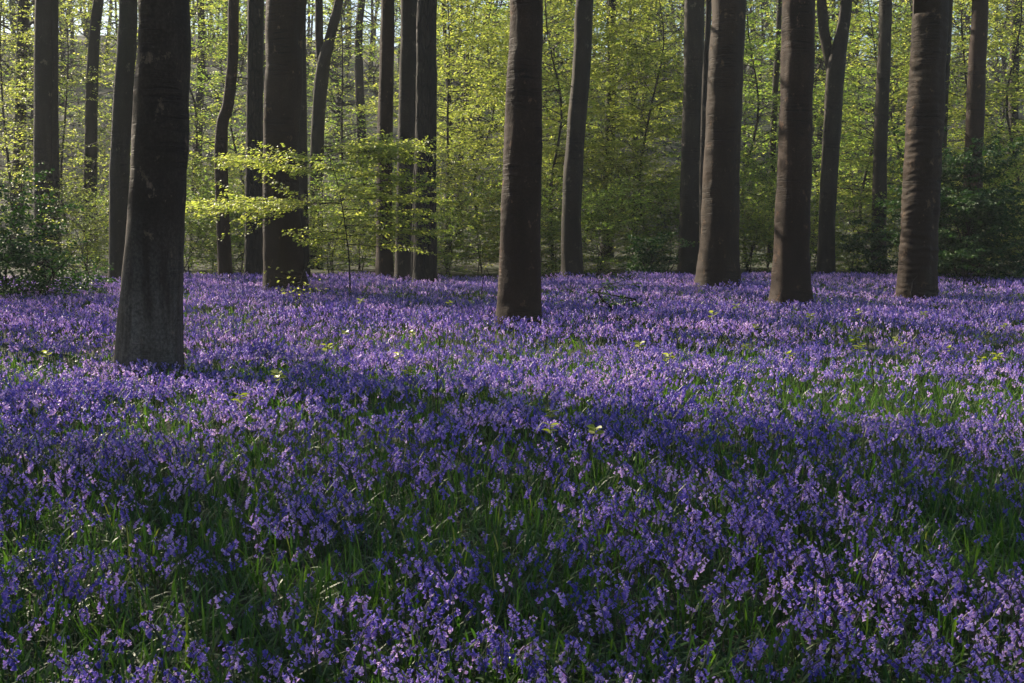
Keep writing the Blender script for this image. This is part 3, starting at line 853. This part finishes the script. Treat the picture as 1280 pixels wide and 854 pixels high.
def bluebell(lod, rr):
    """stem MB, flower MB"""
    sm, fm = MB(), MB()
    h = rr.uniform(.22, .37)
    az = rr.uniform(0, 6.283)
    da = np.array([math.cos(az), math.sin(az), 0])
    lean = rr.uniform(.01, .05)
    ns = (7, 5, 3)[lod]
    t = np.linspace(0, 1, ns)
    arch = np.maximum(0, t - .62) / .38
    path = np.zeros((ns, 3)) + da * (lean * t + .052 * arch ** 1.6)[:, None] + np.stack([0 * t, 0 * t, h * (t - .10 * arch ** 2)], -1)
    tube(sm, path, np.linspace(.0034, .0016, ns) * (1, 1.1, 1.4)[lod], (5, 3, 3)[lod], tint=np.repeat(np.linspace(.1, 1, ns), (5, 3, 3)[lod]))
    if lod == 0:
        tube(fm, path[4:], np.linspace(.0030, .0022, 3), 5, mat=1, tint=.9)
    n = int(rr.integers(7, 13)) if lod < 2 else int(rr.integers(5, 8))
    base_t = rr.uniform(.02, .85)
    for k in range(n):
        u = (.72, .77, .80)[lod] + (.28, .23, .20)[lod] * (k + .5) / n
        p = np.array([np.interp(u, t, path[:, c]) for c in range(3)])
        f = k / n
        a = az + rr.normal(0, 1.0)
        out = np.array([math.cos(a), math.sin(a), 0])
        ped = (.020, .025, .030)[lod] * (1 - .5 * f)
        p1 = p + out * ped + np.array([0, 0, .006])
        if lod == 0:
            tube(fm, [p, p + out * ped * .6 + np.array([0, 0, .008]), p1], .0011, 3, mat=1, tint=.9)
        d = out * rr.uniform(.35, .9) + np.array([0, 0, -1 + .6 * f])
        L = .0195 * (1 - .35 * f) * rr.uniform(.9, 1.15)
        r = .0054 * (1 - .3 * f)
        tb = np.clip(base_t + rr.normal(0, .16) - .25 * (f > .8), 0, 1)
        if lod == 0:
            bell(fm, p1, d, L, r, 6, R_NEAR if f < .8 else [(0, .3), (.4, .9), (1, .5)], 0, tb, rr.random())
        elif lod == 1:
            bell(fm, p1, d, L * 1.05, r * 1.1, 4, R_MID, 0, tb, rr.random())
        else:
            bell(fm, p1, d, L * 1.2, r * 1.35, 3, R_FAR, 0, tb, rr.random())
    return sm, fm


def strap_leaf(mb, P, az, L, w, rise, bend, seg, tint, r, mat=0):
    """arrays of arching strap leaves"""
    n = len(P)
    t = np.linspace(0, 1, seg + 1)
    ho = (t[None] * np.cos(rise)[:, None] + bend[:, None] * t[None] ** 2 * .5) * L[:, None]
    ve = (t[None] * np.sin(rise)[:, None] - bend[:, None] * t[None] ** 2.4 * .75) * L[:, None]
    ve = np.maximum(ve, .005 + 0 * ve)
    dx, dy = np.cos(az), np.sin(az)
    tw = r.normal(0, .35, n)
    sx, sy = -np.sin(az + tw), np.cos(az + tw)
    wid = w[:, None] * np.array([.55] + [1.0] * (seg - 1) + [.05])[None] * .5 if seg > 1 else w[:, None] * np.array([1, .1])[None] * .5
    c = np.stack([P[:, :1] + ho * dx[:, None], P[:, 1:2] + ho * dy[:, None], P[:, 2:3] + ve], -1)
    side = np.stack([sx[:, None] * wid, sy[:, None] * wid, wid * .25], -1)
    V = np.stack([c - side, c + side], 2).reshape(n, -1, 3)
    m = (seg + 1) * 2
    o = (np.arange(n) * m)[:, None, None] + (np.arange(seg) * 2)[None, :, None]
    q = (o + np.array([0, 1, 3, 2])[None, None]).reshape(-1, 4)
    mb.add(V.reshape(-1, 3), q, mat=mat, tint=np.repeat(tint, m))


rr = np.random.default_rng(31)
GAPS = [(on_plane(px, py)[:2], r) for px, py, r in [(600, 560, .9), (640, 590, .8), (1160, 555, .9), (960, 505, .7), (1010, 520, .5), (350, 560, .5), (860, 700, .35), (620, 700, .3), (240, 790, .3),
                                                    (60, 720, .3), (900, 760, .3), (420, 690, .35), (1050, 640, .45), (520, 640, .35), (110, 590, .4), (1210, 700, .35), (700, 600, .5),
                                                    (330, 720, .3), (1000, 560, .5), (800, 620, .4), (450, 790, .25), (160, 690, .3), (400, 520, .6), (1260, 470, .4), (1100, 480, .35)]]


def density(x, y):
    n = fbm(x * 1.1 + 3, y * .8 + 9, 4)
    n2 = fbm(x * 3.1 + 53, y * 2.6 + 19, 2)
    near = sstep(13, 6, y)
    dns = (sstep(.34, .56, n) * (1 - near) + near * sstep(.22, .50, n)) * (.35 + .65 * sstep(.38, .58, n2))
    dns = dns + .35 * sstep(13.5, 17, y)
    for (g, r) in GAPS:
        dd = (x - g[0]) ** 2 + ((y - g[1]) * .8) ** 2
        dns = dns * (1 - .34 * np.exp(-dd / (r * r) * 1.2))
    return np.clip(dns, .14, 1.1)


def edge(x):
    return 33.3 + (fbm(x * .35 + 7, x * 0 + 3) - .5) * 5.0


def scatter(d0, d1, per_m2, r, dens=True, margin=.12):
    wx = (.45 + margin) * d1 + 1.3
    n = int(2 * wx * (d1 - d0) * per_m2)
    y = r.uniform(d0, d1, n)
    x = r.uniform(-wx, wx, n)
    ok = np.abs(x) < (.45 + margin) * y + 1.3
    x, y = x[ok], y[ok]
    keep = (y < edge(x))
    if dens:
        keep &= r.random(len(x)) < density(x, y)
    for (tx, ty, tr) in TRUNK_XY:
        if ty < 40:
            keep &= ((x - tx) ** 2 + (y - ty) ** 2) > (tr * 1.08) ** 2
    x, y = x[keep], y[keep]
    return np.stack([x, y, terrain(x, y)], -1)


def place(mb, tmpl, P, r, mats, tintmul=None):
    """merge transformed copies of the templates at P into one mesh"""
    which = r.integers(0, len(tmpl), len(P))
    for k, parts in enumerate(tmpl):
        S = P[which == k]
        n = len(S)
        if not n:
            continue
        a = r.uniform(0, 6.283, n)
        sc = r.uniform(.66, 1.06, n) * (.72 + .56 * fbm(S[:, 0] * .7 + 30, S[:, 1] * .7 + 61))
        ca, sa = np.cos(a)[:, None], np.sin(a)[:, None]
        hue = np.clip(r.normal(0, .16, n) + .9 * (fbm(S[:, 0] * .9 + 80, S[:, 1] * .9 + 80) - .5), -.45, .4)
        for pi, (part, mat) in enumerate(zip(parts, mats)):
            v, t, q, tr, qm, _ = part.arrays()
            pm = np.tile(np.where(qm == 1, 0, mat), n)
            vx = (v[None, :, 0] * ca - v[None, :, 1] * sa) * sc[:, None] + S[:, :1]
            vy = (v[None, :, 0] * sa + v[None, :, 1] * ca) * sc[:, None] + S[:, 1:2]
            vz = v[None, :, 2] * sc[:, None] + S[:, 2:3]
            V = np.stack([vx, vy, vz], -1).reshape(-1, 3)
            o = (np.arange(n) * len(v))[:, None, None]
            tt = np.broadcast_to(t[None], (n, len(t)))
            if pi == 1:
                tt = np.clip(tt + hue[:, None], 0, 1)
            mb.add(V, (q[None] + o).reshape(-1, 4) if len(q) else None, mat=pm, tint=tt.reshape(-1))


near_t = [bluebell(0, rr) for _ in range(14)]
mid_t = [bluebell(1, rr) for _ in range(14)]
far_t = [bluebell(2, rr) for _ in range(10)]

P0 = scatter(2.6, 8.0, 225, rr)
P1 = scatter(8.0, 14.5, 230, rr)
P2 = scatter(14.5, 38.0, 140, rr)

# the nearest three hundred that the photograph shows stand as plants of their own
hx, hy, hz = project(P0 + [0, 0, .24])
inview = (hx > 6) & (hx < W - 6) & (hy < H - 4)
order = np.argsort(np.where(inview, np.hypot(P0[:, 0], P0[:, 1]), 1e9))
NI = 300
own = order[:NI]
rest = np.delete(np.arange(len(P0)), own)
front_d = np.hypot(P0[own, 0], P0[own, 1]).max()

carpet = MB()
place(carpet, near_t, P0[rest], rr, (0, 1))
place(carpet, mid_t, P1, rr, (0, 1))
place(carpet, far_t, P2, rr, (0, 1))
tag(carpet.build('bluebells', [M_STEM, M_PETAL]), 'carpet of violet-blue bluebells filling the glade floor up to the trees', 'bluebells', kind='stuff')

protos = []
for k in range(10):
    sm, fm = near_t[k]
    root = empty('bluebell', (0, 0, 0), 'violet-blue bluebell nodding in the front rows along the photo\'s bottom edge', 'bluebell', 'bluebells of the front rows')
    sm.build('stem', M_STEM, root, smooth=True)
    fm.build('flower_head', [M_PETAL, M_STEM], root, smooth=True)
    for j in range(2):
        lb = MB()
        a = np.array([rr.uniform(0, 6.28)])
        strap_leaf(lb, np.zeros((1, 3)), a, np.array([rr.uniform(.22, .34)]), np.array([.013]), np.array([rr.uniform(.7, 1.25)]), np.array([rr.uniform(.2, .7)]), 6, np.array([rr.uniform(.1, .9)]), rr)
        lb.build('leaf', M_BLADE, root, smooth=True)
    protos.append(root)
used = set()
for i, w in enumerate(own):
    k = i % len(protos)
    src = protos[k]
    if k not in used:
        used.add(k)
        o = src
    else:
        o = src.copy()
        COL.objects.link(o)
        for ch in src.children:
            c = ch.copy()
            COL.objects.link(c)
            c.parent = o
    s = float(rr.uniform(.74, 1.04))
    o.location = [float(c) for c in P0[w]]
    o.rotation_euler = (0, 0, float(rr.uniform(0, 6.283)))
    o.scale = (s, s, s)

# leaves between the flowers
gm = MB()
for (d0, d1, per, seg, w0) in [(2.6, 7.5, 900, 5, .0085), (7.5, 14.5, 420, 3, .0105), (14.5, 38, 60, 2, .022)]:
    P = scatter(d0, d1, per, rr, dens=False)
    n = len(P)
    dn = density(P[:, 0], P[:, 1])
    gap = 1 - np.clip(dn, 0, 1)
    keep = rr.random(n) < .55 + .45 * gap
    P, gap = P[keep], gap[keep]
    n = len(P)
    upright = rr.random(n) < .45
    rise = np.where(upright, rr.uniform(1.1, 1.5, n), rr.uniform(.5, 1.1, n))
    bend = np.where(upright, rr.uniform(0, .45, n), rr.uniform(.3, .95, n))
    strap_leaf(gm, P, rr.uniform(0, 6.283, n), rr.uniform(.15, .30, n) * (1 + .1 * gap), rr.uniform(.7, 1.3, n) * w0, rise, bend, seg, np.clip(rr.beta(2, 2.6, n) + .1 * gap, 0, 1), rr)
tag(gm.build('grass', M_BLADE, smooth=True), 'dark green strap leaves and grass between the bluebells', 'grass', kind='stuff')

# yellow-green seedlings dotted through the carpet
SPR = [(508, 470), (300, 505), (432, 412), (452, 380), (515, 398), (517, 415), (560, 382), (604, 425), (845, 393), (893, 398), (921, 387), (945, 405), (930, 427), (992, 392), (1012, 398), (1054, 396), (1060, 372),
       (1063, 399), (1070, 428), (1072, 441), (1121, 418), (1128, 424), (1153, 394), (1254, 404), (1248, 446), (1227, 443), (990, 444), (800, 435), (745, 540), (688, 538), (350, 478), (128, 420), (60, 436), (410, 436),
       (1075, 392), (838, 452), (1190, 428), (1180, 360), (500, 440), (225, 345), (420, 360), (690, 518)]
proto = None
for k, (px, py) in enumerate(SPR):
    g = on_plane(px, py, .33)
    z = float(terrain(g[0], g[1]))
    if proto is None:
        proto = empty('seedling', (0, 0, 0), 'tiny yellow-green seedling poking up among the bluebells', 'seedling', 'yellow-green seedlings in the carpet')
        tm, lm = MB(), MB()
        tube(tm, spline([np.array([0, 0, -.02]), np.array([.01, .01, .18]), np.array([0, .02, .34])], 6), .003, 4)
        tm.build('stem', M_STEM, proto)
        az = np.arange(7) * 2.4
        leaves(lm, np.array([[0, .02, .34 - .022 * (i // 2)] for i in range(7)]), np.stack([np.cos(az), np.sin(az), .25 + 0 * az], -1), np.stack([0 * az, 0 * az + .5, 1 + 0 * az], -1), .075, fine=True, width=.7)
        lm.build('foliage', M_SPRIG, proto)
        o = proto
    else:
        o = proto.copy()
        COL.objects.link(o)
        for ch in proto.children:
            c = ch.copy()
            COL.objects.link(c)
            c.parent = o
    s = float(rr.uniform(.75, 1.2))
    o.location = (float(g[0]), float(g[1]), z)
    o.rotation_euler = (0, 0, float(rr.uniform(0, 6.28)))
    o.scale = (s, s, s)


# dry twigs and fallen branches
def twig(pts, r, label, name='fallen_branch', subs=(), mat=M_BARK_GREY, Y=None):
    P = [at_depth(px, py, Y + e) for px, py, e in pts]
    base = np.array([P[0][0], P[0][1], float(terrain(P[0][0], P[0][1]))])
    P[0][2] = base[2] - .03 if name != 'hanging_twig' else P[0][2]
    root = MB()
    tube(root, spline(np.array(P) - base, 14), np.linspace(r, r * .35, 14), 6)
    for s in subs:
        tube(root, spline(np.array([at_depth(px, py, Y + e) for px, py, e in s]) - base, 8), np.linspace(r * .6, r * .2, 8), 5)
    o = root.build(name, mat, smooth=True)
    o.location = base
    tag(o, label, 'branch')


twig([(220, 345, 0), (238, 320, .1), (248, 312, .2), (262, 290, .2), (275, 272, .3)], .014, 'pale dead branch slanting up right of the thickest beech', Y=30, subs=[[(245, 314, .2), (232, 300, 0), (225, 282, 0)]])
twig([(547, 520, 0), (547, 470, 0), (549, 435, 0), (546, 405, .1)], .005, 'bare upright twig standing in the bluebells left of centre', name='dry_stem', Y=9.2, subs=[[(547, 500, 0), (525, 483, 0), (506, 466, 0)]])
twig([(1094, 475, 0), (1090, 452, 0), (1085, 437, 0), (1083, 425, 0)], .006, 'short bare twig in the bluebells below the ring-wrinkled beech', name='dry_stem', Y=11.5)
twig([(1136, 372, 0), (1139, 364, -.1), (1141, 352, -.05), (1147, 345, 0)], .012, 'dark crooked stick leaning on the foot of the ring-wrinkled beech', name='dry_stem', Y=22.3, mat=M_TWIG)
twig([(45, 372, 0), (62, 350, 0), (80, 330, 0), (98, 308, 0), (108, 290, 0)], .014, 'dark bare stem slanting across the left holly thicket', Y=24, mat=M_TWIG)
twig([(600, 330, 0), (606, 337, 0), (612, 345, 0), (617, 352, 0)], .010, 'pale broken stick beside the left foot of the middle beech', name='dry_stem', Y=25)


# ------------------------------------------------------------------ morning haze in the wood
hb = MB()
x0, x1, y0, y1, z0, z1 = -114, 114, -62, 172, -2.0, 44
hb.add([(x0, y0, z0), (x1, y0, z0), (x1, y1, z0), (x0, y1, z0), (x0, y0, z1), (x1, y0, z1), (x1, y1, z1), (x0, y1, z1)],
       [(3, 2, 1, 0), (4, 5, 6, 7), (0, 1, 5, 4), (1, 2, 6, 5), (2, 3, 7, 6), (3, 0, 4, 7)])
hm, hnt, hout = new_mat('haze')
pv = N_(hnt, 'VolumePrincipled')
pv.inputs['Color'].default_value = (.90, .93, .95, 1)
pv.inputs['Density'].default_value = HAZE
pv.inputs['Anisotropy'].default_value = 0.2
hnt.links.new(pv.outputs[0], hout.inputs['Volume'])
tag(hb.build('haze', hm), 'thin morning haze between the far trees', 'haze', kind='stuff')

# ------------------------------------------------------------------ light
w = bpy.data.worlds.new('World')
scene.world = w
w.use_nodes = True
nt = w.node_tree
nt.nodes.clear()
sky = nt.nodes.new('ShaderNodeTexSky')
sky.sky_type = 'NISHITA'
sky.sun_disc = False
sky.sun_elevation = SUN_EL
S = Vector((math.cos(SUN_AZ) * math.cos(SUN_EL), math.sin(SUN_AZ) * math.cos(SUN_EL), math.sin(SUN_EL)))
sky.sun_rotation = math.atan2(S.x, S.y)
bg = nt.nodes.new('ShaderNodeBackground')
bg.inputs[1].default_value = 0.075
wo = nt.nodes.new('ShaderNodeOutputWorld')
nt.links.new(sky.outputs[0], bg.inputs[0])
nt.links.new(bg.outputs[0], wo.inputs[0])

ld = bpy.data.lights.new('sun', 'SUN')
ld.energy = 5.0
ld.angle = R(0.5)
ld.color = (1, .87, .68)
lo = bpy.data.objects.new('sun', ld)
lo.rotation_euler = S.to_track_quat('Z', 'Y').to_euler()
lo.location = (-20, 20, 30)
COL.objects.link(lo)

cd = bpy.data.cameras.new('camera')
cd.lens = FL
cd.sensor_width = 36
cd.clip_end = 2000
cd.clip_start = .05
co = bpy.data.objects.new('camera', cd)
co.location = CAM
co.rotation_euler = (math.pi / 2 - PITCH, 0, 0)
COL.objects.link(co)
scene.camera = co

scene.view_settings.view_transform = 'Standard'
scene.view_settings.look = 'None'
scene.view_settings.exposure = 1.32
scene.view_settings.gamma = 1
scene.cycles.use_denoising = True
scene.cycles.max_bounces = 8
scene.cycles.diffuse_bounces = 4
scene.cycles.transmission_bounces = 5
scene.cycles.caustics_reflective = False
scene.cycles.caustics_refractive = False
